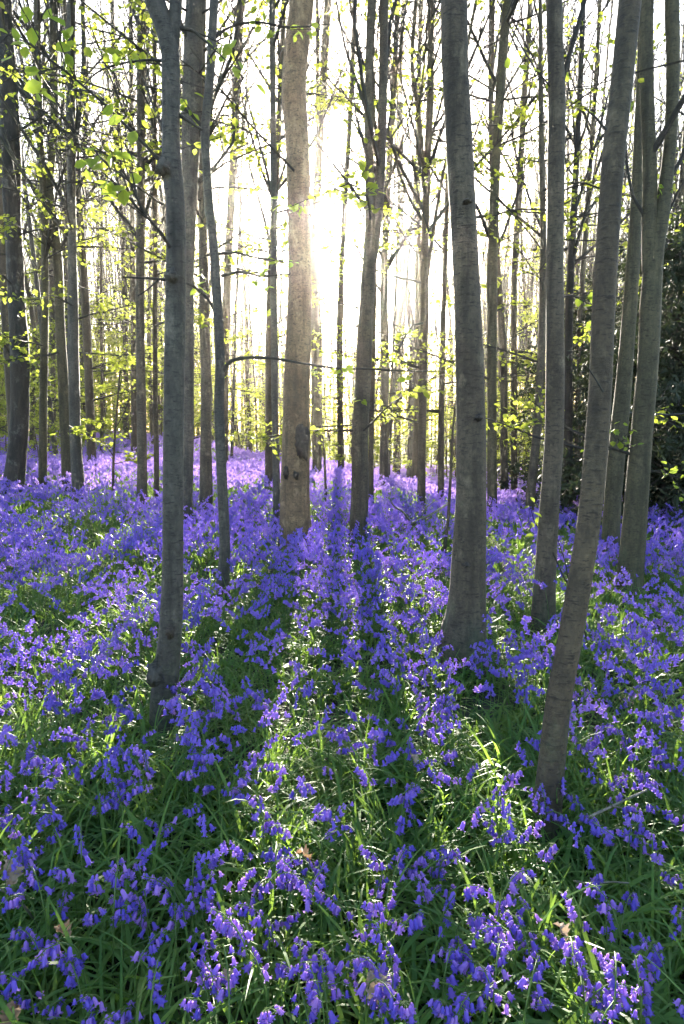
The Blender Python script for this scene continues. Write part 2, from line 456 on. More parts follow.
# --- near trees, traced from the photograph
t, o, Yb = traced_tree('beech_tree', 'blue-grey beech with a burr and a dark hole low in its forked trunk', 'tree',
    [(164, 700, 25), (168, 660, 24), (172, 600, 22), (173, 500, 20.5), (174, 400, 20), (175, 330, 20), (176, 250, 19.5), (175, 200, 18), (172, 172, 20), (171, 140, 17.5), (171, 90, 17.5), (170, 50, 18), (163, 22, 19), (155, 2, 20), (148, -20, 19)],
    M_blue, ztop=6, k=22, flare=.8, rough=.02,
    limbs=[[(171, 60, 12), (174, 30, 12), (176, 0, 12), (178, -30, 11)]],
    branches=[dict(pts=[(170, 172, 4.5), (150, 150, 3.2), (128, 128, 3), (104, 104, 2.6), (70, 75, 2.2), (40, 52, 1.8), (12, 30, 1.2)], leaves=26, leaf=.055, drift=-.9),
              dict(pts=[(176, 258, 4.5), (160, 232, 3.2), (138, 208, 2.6), (118, 186, 2), (100, 170, 1.3)], leaves=30, leaf=.052, drift=-1.5),
              dict(pts=[(174, 281, 4.5), (158, 279, 2.8), (142, 278, 2.2), (123, 277, 1.5)], leaves=0),
              dict(pts=[(158, 280, 2), (148, 289, 1.6), (138, 296, 1.2)], leaves=0),
              dict(pts=[(170, 62, 4), (150, 60, 2.4), (120, 64, 2), (98, 72, 1.6), (84, 85, 1.2)], leaves=12, leaf=.05),
              dict(pts=[(180, 28, 4), (193, 31, 3), (204, 40, 2.6), (214, 48, 2)], leaves=10, leaf=.045),
              dict(pts=[(179, 115, 4), (190, 122, 3.2), (202, 130, 2.6)], leaves=0)])
lump(t, 'burr', M_blue, 166, 170, Yb, o, 17, 19, .055, rgl, .7)
lump(t, 'bark_hole', M_scar, 174, 627, Yb, o, 8, 14, .063, rgl, .2)
lump(t, 'burr', M_blue, 158, 672, Yb, o, 16, 26, .07, rgl, .7)
lump(t, 'knot', M_blue, 175, 278, Yb, o, 12, 14, .062, rgl, .5)

t, o, Yb = traced_tree('beech_tree', 'slim wavy grey beech whose long bare branch arches across to the tan trunk', 'tree',
    [(223, 584, 13), (225, 550, 11.5), (222, 480, 10.5), (219, 410, 10), (220, 360, 9.5), (217, 300, 9.5), (213, 240, 9), (209, 205, 9), (207, 170, 8.5), (205, 130, 9), (209, 90, 9), (212, 40, 9), (214, 0, 9)],
    M_blue, ztop=8, k=14, flare=.3, rough=.03,
    branches=[dict(pts=[(221, 374, 5), (230, 362, 4), (245, 358, 3.4), (270, 358, 3), (300, 363, 2.6), (335, 368, 2.3), (370, 369, 2), (405, 371, 1.6), (440, 371, 1.2)], leaves=18, leaf=.06),
              dict(pts=[(219, 318, 4), (208, 299, 3.4), (196, 288, 3), (186, 283, 2)], leaves=6),
              dict(pts=[(221, 276, 3.6), (240, 272, 2.8), (262, 276, 2.2), (290, 274, 1.4)], leaves=14),
              dict(pts=[(218, 254, 3.6), (236, 253, 2.6), (258, 258, 2), (285, 262, 1.3)], leaves=14),
              dict(pts=[(206, 130, 4), (196, 120, 3), (184, 108, 2)], leaves=4),
              dict(pts=[(212, 40, 4), (228, 28, 2.6), (255, 22, 2.2), (290, 27, 1.8), (330, 24, 1)], leaves=26, leaf=.05)])

t, o, Yb = traced_tree('beech_tree', 'stout tan beech with dark scars on its pale trunk, just left of the sun glow', 'tree',
    [(296, 540, 31), (295, 500, 29), (296, 440, 27.5), (297, 380, 26.5), (299, 320, 25), (300, 260, 24), (299, 200, 23.5), (297, 140, 24), (294, 90, 24.5), (297, 45, 24), (302, 0, 24)],
    M_tan, ztop=12, k=24, flare=.45, rough=.012, crown=CR(zlo=4.5, low=2, nl=10))
lump(t, 'bark_scar', M_scar, 302, 444, Yb, o, 13, 30, .155, rgl, .25)
lump(t, 'bark_scar', M_scar, 287, 471, Yb, o, 5, 10, .150, rgl, .25)
lump(t, 'bark_scar', M_scar, 297, 474, Yb, o, 5, 7, .160, rgl, .25)

t, o, Yb = traced_tree('beech_tree', 'pale grey beech right of the sun glow, forked into two straight stems', 'tree',
    [(358, 531, 18), (360, 490, 17), (360, 440, 16.5), (363, 380, 16), (366, 320, 15), (369, 270, 14), (370, 235, 11), (370, 190, 9.5), (369, 120, 9.5), (370, 50, 9), (372, 0, 9)],
    M_grey, ztop=13, k=18, flare=.3, rough=.02, crown=CR(zlo=5, nl=16, low=3, lowz=(1.2, 3.2)),
    limbs=[[(373, 262, 8), (377, 225, 9.5), (381, 160, 9.5), (383, 80, 9), (384, 0, 9)]],
    branches=[dict(pts=[(371, 130, 4), (358, 85, 3), (346, 50, 2.4), (336, 0, 2)], leaves=4),
              dict(pts=[(372, 220, 4), (355, 192, 3), (334, 165, 2.2), (316, 142, 1.6)], leaves=0)])

t, o, Yb = traced_tree('beech_tree', 'largest smooth grey beech, swelling at its foot, right of the middle', 'tree',
    [(463, 642, 46), (467, 610, 38), (469, 560, 34), (471, 500, 31), (471, 440, 29.5), (470, 380, 28), (468, 310, 26.5), (465, 250, 25.5), (461, 180, 26), (458, 120, 26), (455, 60, 26.5), (454, 0, 27), (453, -25, 27)],
    M_grey, ztop=7, k=26, flare=.45, rough=.018)
lump(t, 'knot', M_scar, 474, 418, Yb, o, 6, 7, .128, rgl, .3)
lump(t, 'knot', M_scar, 463, 208, Yb, o, 7, 5, .128, rgl, .3)
lump(t, 'knot', M_scar, 462, 560, Yb, o, 7, 5, .14, rgl, .3)

t, o, Yb = traced_tree('beech_tree', 'straight mid-grey beech between the largest beech and the leaning trunk', 'tree',
    [(543, 606, 22), (546, 560, 20), (550, 500, 19), (554, 440, 18), (555, 370, 18), (555, 300, 17.5), (555, 240, 16.5), (556, 160, 17), (557, 100, 17), (555, 45, 16), (554, 0, 15.5)],
    M_grey, ztop=9, k=20, flare=.4, rough=.015,
    branches=[dict(pts=[(558, 100, 4), (568, 60, 5), (578, 25, 5), (588, -10, 4)], leaves=0),
              dict(pts=[(556, 96, 3), (548, 84, 1.8), (538, 72, 1.2)], leaves=12, leaf=.05, drift=-.8),
              dict(pts=[(556, 300, 3), (572, 296, 2), (590, 304, 1.4), (606, 303, 1)], leaves=14, leaf=.055),
              dict(pts=[(546, 548, 2.5), (543, 538, 1.6), (541, 530, 1.2)], leaves=4, leaf=.05)])

t, o, Yb = traced_tree('beech_tree', 'leaning grey-brown trunk nearest the camera, its slim foot among bluebells', 'tree',
    [(548, 802, 27), (552, 760, 25.5), (559, 700, 24.5), (570, 640, 23.5), (580, 580, 23), (589, 520, 22.5), (595, 460, 22.5), (600, 390, 22), (603, 320, 22), (607, 250, 22), (611, 190, 22), (615, 140, 22.5), (621, 90, 22), (626, 40, 22), (630, 0, 22), (633, -25, 21)],
    M_brown, ztop=5, k=22, flare=.4, rough=.014, drift=.25,
    branches=[dict(pts=[(606, 130, 3), (596, 118, 2), (584, 108, 1.4)], leaves=0),
              dict(pts=[(603, 392, 2.2), (596, 380, 1.6), (588, 368, 1)], leaves=0)])

t, o, Yb = traced_tree('beech_tree', 'thick olive-grey beech right of the leaning trunk, dividing into two stems', 'tree',
    [(630, 576, 25), (634, 530, 23.5), (638, 480, 22.5), (643, 420, 21), (648, 360, 20), (651, 300, 20), (655, 250, 17), (660, 222, 16), (666, 180, 13), (671, 130, 12), (673, 60, 13), (672, 0, 14)],
    M_olive, ztop=9, k=20, flare=.28, rough=.018, crown=CR(zlo=5, nl=6, low=0),
    limbs=[[(650, 272, 14), (649, 235, 14), (650, 180, 13.5), (648, 120, 13), (646, 60, 13), (647, 0, 13)]],
    branches=[dict(pts=[(650, 240, 4), (643, 214, 4), (633, 196, 3.4), (627, 165, 2.6), (625, 130, 2)], leaves=6),
              dict(pts=[(651, 240, 4), (664, 222, 3), (676, 196, 2.4), (690, 170, 2)], leaves=5),
              dict(pts=[(668, 175, 5), (678, 165, 4), (688, 140, 4), (700, 110, 3)], leaves=0),
              dict(pts=[(640, 470, 2.6), (655, 472, 2), (680, 478, 1.2)], leaves=22, leaf=.06),
              dict(pts=[(643, 458, 2.6), (630, 454, 2.8), (608, 447, 2)], leaves=6),
              dict(pts=[(640, 452, 2), (625, 446, 1.6), (612, 430, 1.2)], leaves=22, leaf=.055)])

t, o, Yb = traced_tree('beech_tree', 'greenish trunk half hidden between the leaning trunk and the thick olive beech', 'tree',
    [(610, 548, 17), (613, 500, 16.5), (618, 440, 16), (624, 380, 15), (629, 320, 14), (633, 260, 13), (637, 200, 12), (640, 140, 12), (643, 60, 11), (645, 0, 11)],
    M_olive, ztop=11, k=16, crown=CR(zlo=5, nl=8, low=3, lowz=(.9, 3)))
t, o, Yb = traced_tree('beech_tree', 'thin grey-green trunk behind the thick olive beech, leaning right before dark conifers', 'tree',
    [(651, 505, 10), (655, 440, 9.5), (660, 390, 9), (667, 330, 8.5), (674, 270, 8), (681, 200, 7.5), (688, 120, 7)], M_olive, ztop=12, k=12, crown=CR(low=2))
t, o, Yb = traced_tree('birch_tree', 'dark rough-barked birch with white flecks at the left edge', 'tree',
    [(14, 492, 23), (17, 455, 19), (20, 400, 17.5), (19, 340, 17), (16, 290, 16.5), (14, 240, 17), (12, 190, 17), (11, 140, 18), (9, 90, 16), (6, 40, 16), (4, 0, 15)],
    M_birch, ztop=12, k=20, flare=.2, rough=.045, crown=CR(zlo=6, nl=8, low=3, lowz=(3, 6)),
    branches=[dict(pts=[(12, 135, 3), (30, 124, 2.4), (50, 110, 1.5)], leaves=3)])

# --- slim trunks of the middle distance
def slim(label, pts, mat=M_grey, **k):
    kw = dict(ztop=14, k=12, crown=CR(), high=9 if pts[0][0] < 260 else 6, under=3 if 370 < pts[0][0] < 545 else 0, group='slim trunks in the middle distance')
    if k.get('Y0', 0) > 12: kw['crown'] = CR(zlo=6.5, nl=18, low=4)
    kw.update(k); return traced_tree('beech_tree', label, 'tree', pts, mat, **kw)

slim('tallest of the three slim grey trunks right of the dark birch, tilting left upward', [(79, 496, 13), (76, 450, 11.5), (74, 380, 10.5), (73, 300, 9.5), (72, 240, 8.5), (71, 140, 8.5), (71, 60, 8.5), (72, 0, 8)], M_blue,
     limbs=[[(73, 160, 5), (80, 110, 5), (84, 60, 5), (83, 0, 4)]])
slim('middle of the three slim trunks right of the dark birch, bending left at head height', [(68, 487, 11), (66, 440, 10.5), (63, 380, 10), (60, 320, 9.5), (57, 250, 9), (50, 190, 7), (54, 130, 8), (54, 60, 8), (54, 0, 8)], M_olive)
slim('first slim straight trunk right of the dark birch', [(43, 488, 8.5), (43, 430, 8), (44, 360, 7.5), (45, 290, 7), (44, 210, 7), (40, 130, 6.5), (38, 60, 6), (37, 0, 6)], M_olive)
slim('straight grey trunk alone in the gap left of the beech with a burr', [(142, 502, 10.5), (142, 450, 9.5), (141, 380, 9), (140, 300, 9), (141, 200, 8.5), (141, 100, 8.5), (142, 0, 8.5)], M_grey)
slim('pencil-thin dark trunk close beside the beech with a burr', [(157, 499, 5.5), (156, 430, 5), (155, 350, 5), (155, 250, 4.5), (155, 120, 4), (154, 0, 4)], M_brown)
slim('thick grey trunk directly behind the beech with a burr', [(186, 522, 13), (187, 470, 12), (188, 400, 12), (188, 320, 12), (188, 240, 14), (190, 170, 17), (192, 90, 19), (194, 30, 20), (196, 0, 20)], M_blue, limbs=(), crown=CR(low=2))
slim('straight grey trunk between the beech with a burr and the wavy beech', [(206, 506, 13), (206, 450, 11.5), (206, 380, 11), (204, 300, 10), (203, 220, 8), (202, 130, 7), (203, 0, 7)], M_grey)
slim('brown trunk just right of the wavy beech, leaning right towards its top', [(224, 470, 9), (224, 400, 8.5), (226, 330, 8.5), (228, 260, 8), (233, 170, 8), (237, 80, 8), (241, 0, 8)], M_brown, Y0=15)
slim('dark trunk left of the tan beech, front one of a touching pair', [(277, 516, 7.5), (276, 460, 7), (275, 400, 7), (274, 320, 7), (274, 240, 6.5), (273, 120, 6), (272, 0, 6)], M_blue)
slim('brown trunk left of the tan beech, rear one of a touching pair', [(270, 487, 10), (270, 430, 9.5), (270, 360, 9), (271, 280, 8), (275, 200, 6.5), (280, 100, 6), (284, 0, 5)], M_brown)
slim('thin trunk in the sun glow right of the tan beech', [(318, 476, 7), (319, 420, 6.5), (319, 340, 6), (318, 260, 5), (318, 150, 4), (317, 0, 4)], M_brown, crown=CR(nl=8, low=3, zlo=6))
slim('slim dark trunk hugging the right side of the forked pale beech', [(371, 503, 6), (371, 450, 5.5), (372, 380, 5.5), (374, 300, 5), (376, 200, 4.5), (384, 60, 4)], M_brown)
slim('grey trunk first to the right of the forked pale beech', [(384, 487, 9.5), (384, 440, 8.5), (385, 370, 8), (384, 300, 8), (386, 220, 7), (392, 120, 6), (398, 0, 5)], M_grey)
slim('brown trunk second to the right of the forked pale beech', [(396, 480, 7.5), (397, 430, 7), (398, 360, 7), (400, 280, 6.5), (402, 180, 5.5), (400, 80, 5), (404, 0, 4)], M_brown)
slim('dark trunk forking into a narrow V below the canopy, beside a ruler-straight one', [(411, 487, 10), (412, 440, 8.5), (412, 390, 8), (413, 345, 8), (408, 300, 6), (402, 240, 5), (398, 160, 4.5), (390, 60, 4)], M_dark)
slim('ruler-straight brown trunk midway between the forked pale beech and the largest beech', [(421, 507, 8.5), (422, 450, 8), (423, 380, 8), (424, 310, 8), (425, 240, 8), (427, 170, 7.5), (430, 100, 7), (431, 0, 6)], M_brown,
     limbs=[[(424, 180, 4.5), (419, 120, 4.5), (412, 60, 4), (416, 0, 4)], [(424, 300, 4), (432, 240, 4), (440, 190, 3.5), (452, 130, 3)]])
slim('thin brown trunk close to the left side of the largest beech', [(441, 504, 6.5), (441, 450, 6), (442, 380, 5.5), (444, 300, 5), (447, 200, 5), (452, 80, 5)], M_brown)
traced_tree('sapling', 'thin dark leaning sapling stem at the left foot of the largest beech', 'sapling', [(445, 545, 3.8), (448, 520, 3.4), (451, 470, 3), (453, 430, 2.4), (455, 405, 1.6)], M_brown, ztop=0, k=7, flare=.1)
traced_tree('sapling', 'thin leafless sapling between the straight grey trunk and the slim tall trio', 'sapling', [(113, 492, 3), (114, 450, 2.6), (117, 410, 2.2), (120, 370, 1.6)], M_brown, ztop=0, k=6, flare=.1, crown=CR(zlo=.6, zhi=1.6, nl=3, Lr=(.3, .6), low=5, lowz=(.5, 2.0), lowL=(.4, .9)))
traced_tree('sapling', 'short bare sapling stem standing right of the tan beech', 'sapling', [(326, 497, 3), (325, 470, 2.4), (323, 440, 1.8), (322, 425, 1.2)], M_brown, ztop=0, k=6, flare=.1)
slim('brown trunk first to the right of the largest beech, leaning right at its top', [(492, 512, 10), (492, 450, 9.5), (492, 380, 9.5), (492, 300, 10), (493, 240, 10), (496, 160, 9.5), (501, 80, 9.5), (507, 0, 9)], M_olive)
slim('thin brown trunk overlapping its leaning neighbour right of the largest beech', [(504, 492, 8), (504, 430, 7.5), (503, 350, 7), (498, 270, 6), (493, 180, 6), (491, 90, 6), (492, 0, 6)], M_brown, Y0=13.5)
slim('bare brown trunk halfway between the largest beech and the straight mid-grey beech', [(514, 490, 7), (514, 430, 6.5), (514, 360, 6), (514, 290, 6), (518, 210, 6.5), (523, 120, 6), (530, 0, 5)], M_brown, Y0=14.5)
slim('slanting grey trunk close to the left side of the straight mid-grey beech', [(529, 518, 10), (533, 470, 9), (538, 420, 8.5), (541, 360, 8), (543, 300, 7.5), (543, 220, 6), (541, 120, 5), (540, 0, 4)], M_grey)
slim('dark trunk seen between the straight mid-grey beech and the leaning trunk', [(568, 511, 10), (568, 460, 9.5), (568, 400, 9), (569, 320, 8), (572, 240, 7), (577, 150, 6), (583, 0, 5)], M_dark)
slim('thin trunk rising left of the leaning trunk into fine twigs', [(577, 500, 6.5), (578, 420, 6), (580, 320, 5.5), (585, 240, 5), (592, 140, 4.5), (598, 40, 4), (600, 0, 4)], M_brown, Y0=13)
slim('black-looking trunk on the rise among green sprays, far left', [(84, 441, 7.5), (83, 410, 6.5), (83, 370, 6), (82, 300, 5.5), (84, 200, 5), (86, 60, 4.5)], M_dark, Y0=26, ztop=15)
slim('slender dark trunk with leafy sprays left of the straight grey trunk', [(102, 456, 3.8), (102, 420, 3.2), (102, 370, 3), (101, 300, 2.6), (102, 200, 2.4)], M_brown, Y0=19, ztop=11)
slim('grey trunk on the rise just left of the straight grey trunk', [(127, 450, 6), (126, 420, 5.5), (126, 370, 5), (124, 280, 5), (118, 150, 4.5), (112, 0, 4)], M_grey, Y0=22, ztop=16)
slim('brown trunk on the rise nearly touching the straight grey trunk', [(134, 462, 6.5), (134, 430, 6), (134, 380, 6), (133, 300, 5.5), (132, 200, 5), (131, 60, 4.5)], M_brown, Y0=18, ztop=15)
slim('pale trunk behind the first slim trunk right of the dark birch', [(53, 452, 6), (53, 420, 5.5), (53, 370, 5), (52, 300, 5), (48, 200, 5), (30, 100, 4)], M_grey, Y0=20, ztop=14)

# --- dark conifers on the right
def conifer(px, py, Y, h, w, label, seed, lean=0):
    rg = np.random.default_rng(seed)
    b = at(px, py, Y); org = np.array([b[0], Y, float(gz(b[0], Y))])
    root = empty('conifer_tree', org, label, 'conifer', 'dark conifers on the right')
    P4 = np.array([[*(org + [lean * t * t, 0, h * t - .15]), (w / 2) * (1 - .8 * t)] for t in np.linspace(0, 1, 8)])
    mb = MB(); P, r = trunk_tube(mb, P4, 12, rg, .4, .05, segs=30)
    link('trunk', mb.mesh('trunk', [M_dark], origin=org), root)
    mc = MB(); C = []
    for q in range(105):
        t = rg.uniform(.06, .98); i = int(t * 29); az = rg.uniform(0, 6.283)
        L = (2.0 * (1 - t) + .4) * rg.uniform(.6, 1.1)
        d = np.array([math.cos(az), math.sin(az), rg.uniform(-.05, .35)])
        pt = twig_path(P[i], d, L, rg, 6, -.45, .07)
        tube(mc, pt, np.linspace(.022, .004, 6), 4)
        for s in range(int(9 * L)):
            k = rg.integers(1, 5); dd = nrm(pt[k + 1] - pt[k]) * .7 + rg.normal(size=3) * np.array([.6, .6, .3])
            sp = twig_path(pt[k] + (pt[k + 1] - pt[k]) * rg.random(), dd, rg.uniform(.2, .5), rg, 4, -.35, .08)
            for _ in range(20):
                u = rg.random() * 2.99; ki = int(u); C.append(sp[ki] * (1 - u + ki) + sp[ki + 1] * (u - ki) + rg.normal(size=3) * .025)
    C = np.array(C); n = len(C)
    D = nrm(rg.normal(size=(n, 3)) + [0, 0, -.5]); S = nrm(np.cross(D, rg.normal(size=(n, 3))))
    l = rg.uniform(.06, .13, n)[:, None]; ww = .018
    Vn = np.stack([C, C + D * l * .5 + S * ww, C + D * l, C + D * l * .5 - S * ww], 1).reshape(-1, 3)
    mc.add(Vn, np.arange(n * 4).reshape(-1, 4), None, 1)
    link('crown', mc.mesh('crown', [M_dark, M_needle], smooth=False, origin=org), root)

conifer(664, 526, 8.6, 4.0, .16, 'dark conifer with a straight black stem at the right edge, left one of the pair', 31)
conifer(677, 520, 9.0, 4.3, .20, 'dark conifer with a slanting black stem at the very right edge', 32, .5)
conifer(583, 495, 13.5, 5.0, .2, 'dark bushy conifer behind the leaning trunk and the straight mid-grey beech', 33)
conifer(640, 497, 14.5, 5.6, .2, 'dark conifer behind the thick olive beech', 34)

# --- deep wood: slender trees built once each, then copied
PROTO = []
def proto(i):
    rg = np.random.default_rng(100 + i)
    h = rg.uniform(13, 18); r0 = rg.uniform(.05, .10) if i % 3 == 1 else rg.uniform(.028, .05)
    if i % 3 == 0: h *= .75
    P4 = []; x = y = 0.0; dx, dy = rg.normal(size=2) * .03
    for k in range(9):
        t = k / 8; P4.append([x, y, h * t - (.3 if k == 0 else 0), r0 * (1 - .75 * t)])
        dx += rg.normal() * .035; dy += rg.normal() * .035; x += dx * h / 8; y += dy * h / 8
    mb = MB(); P, r = trunk_tube(mb, np.array(P4), 9, rg, .35, .03, segs=26)
    tm = mb.mesh('trunk', [[M_far, M_brown, M_grey][i % 3]])
    mc = MB()
    sparse = i >= 12                                          # bare-crowned trees for the gap towards the sun
    near = i >= 18                                            # their green sprays hang low
    make_crown(mc, P, r, rg, h * (.5 if near else .30), h * .97, 32 if near or not sparse else 10, (1.4, 3.6), (50, 78), leaf_n=0 if sparse else 1, leaf=.07, lowleaf=15, low=int(rg.integers(3, 5) if sparse else rg.integers(7, 12)),
               lowz=(.8, 2.4) if near else (1.2, 5.0) if sparse else (1.2, 7), lk=3, nsub=8 if near or not sparse else 5, lowL=(1.0, 2.6))
    return tm, mc.mesh('crown', [M_twig, M_leaf_far], smooth=False)
for i in range(22): PROTO.append(proto(i))

ZONES = [(-1e9, 2, 'beyond the left picture edge behind the dark birch'), (2, 36, 'behind the rough dark birch'), (36, 92, 'behind the trio of slim trunks at left'),
         (92, 136, 'in the gap left of the straight grey trunk'), (136, 196, 'behind the beech with a burr'), (196, 240, 'behind the wavy beech'),
         (240, 285, 'in the gap left of the tan beech'), (285, 320, 'behind the tan beech'), (320, 350, 'under the sun glow'), (350, 378, 'behind the forked pale beech'),
         (378, 450, 'left of the largest beech'), (450, 490, 'behind the largest beech'), (490, 545, 'right of the largest beech'),
         (545, 580, 'behind the straight mid-grey beech'), (580, 625, 'behind the leaning trunk'), (625, 665, 'behind the thick olive beech'), (665, 1e9, 'behind the dark conifers at right')]
placed = [v[0][:2] for v in TREES.values()]
deep = []
rgd = np.random.default_rng(11)
tries = 0
while len(deep) < 225 and tries < 20000:
    tries += 1
    d = math.sqrt(rgd.uniform(11.5 ** 2, 46 ** 2)); x = rgd.uniform(-.54, .54) * d
    if any((x - q[0]) ** 2 + (d - q[1]) ** 2 < (.7 + d * .011) ** 2 for q in placed): continue
    px, py = topx((x, d, gz(x, d)))
    if abs(x) < 6 and rgd.random() < (.6 if d < 24 else .35): continue                      # the gap the sun shines through
    if d < 16 and (px < 0 or px > 684) and rgd.random() < .5: continue
    placed.append(np.array([x, d])); deep.append((x, d, px))
tries = 0; nd = len(deep)
while len(deep) < nd + 110 and tries < 9000:                    # the last rows before the far wood
    tries += 1
    d = math.sqrt(rgd.uniform(27 ** 2, 49 ** 2)); x = rgd.uniform(-.53, .53) * d
    if any((x - q[0]) ** 2 + (d - q[1]) ** 2 < .8 for q in placed): continue
    if abs(x) < 6 and d < 34: continue
    px, py = topx((x, d, gz(x, d))); placed.append(np.array([x, d])); deep.append((x, d, px))
tries = 0; nd = len(deep)
while len(deep) < nd + 45 and tries < 9000:                    # bare poles closing the gap towards the sun
    tries += 1
    d = math.sqrt(rgd.uniform(33 ** 2, 50 ** 2)); x = rgd.uniform(-9, 8)
    if any((x - q[0]) ** 2 + (d - q[1]) ** 2 < .5 for q in placed): continue
    px, py = topx((x, d, gz(x, d))); placed.append(np.array([x, d])); deep.append((x, d, px))
deep.sort(key=lambda q: q[1])
FAR_ROWS = deep[290:]; deep = deep[:290]                       # past 290 the rest belong to the far wood
for i, (x, d, px) in enumerate(deep):
    lane = abs(x) < 6.5
    pi = int(rgd.integers(18, 22) if d < 22 and lane else rgd.integers(12, 18) if lane else rgd.choice([0, 2, 3, 5, 6, 8, 9, 11]) if d < 17 else rgd.integers(0, 12)); s = rgd.uniform(.85, 1.2)
    zone = next(z[2] for z in ZONES if z[0] <= px < z[1])
    kind = ('slender bare-stemmed tree ' if pi % 3 == 1 else 'very thin young tree ') + ('' if d < 22 else 'far off ' if d < 34 else 'farthest off ')
    r = empty('slender_tree', (x, d, float(gz(x, d))), kind + zone, 'tree', 'slender trees deep in the wood')
    r.rotation_euler = (0, 0, rgd.uniform(0, 6.283)); r.scale = (s, s, s * rgd.uniform(.95, 1.1))
    link('trunk', PROTO[pi][0], r); link('crown', PROTO[pi][1], r)

# leafy young beeches that make the green band under the canopy
UND = []
def under_proto(i):
    rg = np.random.default_rng(300 + i); h = rg.uniform(3.2, 5.5)
    P4 = np.array([[rg.normal() * .04 * k, rg.normal() * .04 * k, h * k / 6 - (.2 if k == 0 else 0), .028 * (1 - .8 * k / 6)] for k in range(7)])
    mb = MB(); P, r = trunk_tube(mb, P4, 7, rg, .2, .03, segs=18)
    mc = MB(); make_crown(mc, P, r, rg, h * .6, h, 4, (.5, 1.0), (30, 60), leaf_n=3, leaf=.085, lowleaf=12, low=20, lowz=(.8, h * .95), lowL=(.8, 2.0))
    return mb.mesh('trunk', [M_brown]), mc.mesh('crown', [M_twig, M_leaf_far], smooth=False)
for i in range(6): UND.append(under_proto(i))
und = []; tries = 0
while len(und) < 135 and tries < 9000:
    tries += 1
    d = math.sqrt(rgd.uniform(12.5 ** 2, 42 ** 2)); x = rgd.uniform(-.6, .55) * d
    px, py = topx((x, d, gz(x, d)))
    if px > 540 and rgd.random() < .7: continue
    if 240 < px < 440 and d < 22: continue
    if abs(x) < 6 and d < 29 and rgd.random() < .85: continue
    if px > 240 and rgd.random() < .35: continue
    if any((x - q[0]) ** 2 + (d - q[1]) ** 2 < (.8 + d * .02) ** 2 for q in und): continue
    und.append((x, d, px))
for x, d, px in sorted(und, key=lambda q: q[1]):
    zone = next(z[2] for z in ZONES if z[0] <= px < z[1])
    k = int(rgd.integers(0, 6)); s = min(rgd.uniform(.8, 1.3), .2 * (d - 5) / 4.4 + .1) * (.75 if abs(x) < 5 else 1)
    r = empty('young_beech', (x, d, float(gz(x, d))), ('young lime-leaved beech ' if d < 24 else 'distant young lime-leaved beech ') + zone, 'sapling', 'young leafy beeches under the tall trees')
    r.rotation_euler = (0, 0, rgd.uniform(0, 6.283)); r.scale = (s, s, s)
    link('trunk', UND[k][0], r); link('crown', UND[k][1], r)

# far wood that reads as one mass
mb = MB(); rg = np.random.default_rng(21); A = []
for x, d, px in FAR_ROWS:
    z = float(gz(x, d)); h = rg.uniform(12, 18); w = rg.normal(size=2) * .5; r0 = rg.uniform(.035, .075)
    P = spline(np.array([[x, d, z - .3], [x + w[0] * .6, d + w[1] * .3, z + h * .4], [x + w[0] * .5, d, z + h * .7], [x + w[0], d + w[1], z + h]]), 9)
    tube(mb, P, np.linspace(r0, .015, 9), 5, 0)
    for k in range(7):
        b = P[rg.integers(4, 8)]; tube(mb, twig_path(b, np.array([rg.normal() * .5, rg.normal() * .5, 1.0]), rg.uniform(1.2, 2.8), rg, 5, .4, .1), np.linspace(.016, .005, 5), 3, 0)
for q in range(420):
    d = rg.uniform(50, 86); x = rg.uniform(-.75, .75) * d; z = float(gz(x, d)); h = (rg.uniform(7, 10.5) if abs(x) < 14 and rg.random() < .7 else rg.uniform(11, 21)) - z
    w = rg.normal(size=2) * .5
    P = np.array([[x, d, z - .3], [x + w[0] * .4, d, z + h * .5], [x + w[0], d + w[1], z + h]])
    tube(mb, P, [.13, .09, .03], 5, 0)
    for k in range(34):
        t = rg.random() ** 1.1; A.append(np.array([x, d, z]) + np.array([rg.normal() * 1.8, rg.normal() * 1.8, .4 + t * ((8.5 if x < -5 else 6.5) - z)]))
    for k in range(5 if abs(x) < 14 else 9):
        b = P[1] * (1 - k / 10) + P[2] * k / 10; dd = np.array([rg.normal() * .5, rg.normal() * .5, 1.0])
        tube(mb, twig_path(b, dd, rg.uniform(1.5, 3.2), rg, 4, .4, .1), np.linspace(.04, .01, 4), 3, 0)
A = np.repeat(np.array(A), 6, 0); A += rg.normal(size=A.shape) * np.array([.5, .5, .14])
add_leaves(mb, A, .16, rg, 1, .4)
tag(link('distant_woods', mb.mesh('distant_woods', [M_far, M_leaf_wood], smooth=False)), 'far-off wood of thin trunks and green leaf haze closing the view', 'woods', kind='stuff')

# ------------------------------------------------------------------ bluebells
def bell_near():
    k = 6; rings = [(0, .0016), (-.003, .0039), (-.0115, .0043), (-.0155, .0050)]
    V = [[r * math.cos(j * math.pi / 3), r * math.sin(j * math.pi / 3), z] for z, r in rings for j in range(k)]
    Q = list(tube_q(4, k)); T = []
    b = 18
    for j in range(k):
        a = (j + .5) * math.pi / 3
        V.append([.0078 * math.cos(a), .0078 * math.sin(a), -.0185]); V.append([.0100 * math.cos(a), .0100 * math.sin(a), -.0160])
        i0, i1, t1, t2 = b + j, b + (j + 1) % k, 24 + 2 * j, 25 + 2 * j
        T += [[i0, i1, t1], [i0, t1, t2], [t1, i1, t2]]
    return np.array(V), np.array(Q), np.array(T)
def bell_mid():
    k = 4; rings = [(0, .002), (-.009, .0050), (-.018, .0090)]
    V = [[r * math.cos(j * math.pi / 2), r * math.sin(j * math.pi / 2), z] for z, r in rings for j in range(k)]
    return np.array(V), tube_q(3, k), np.zeros((0, 3), int)
BELL = bell_near(); BMID = bell_mid()

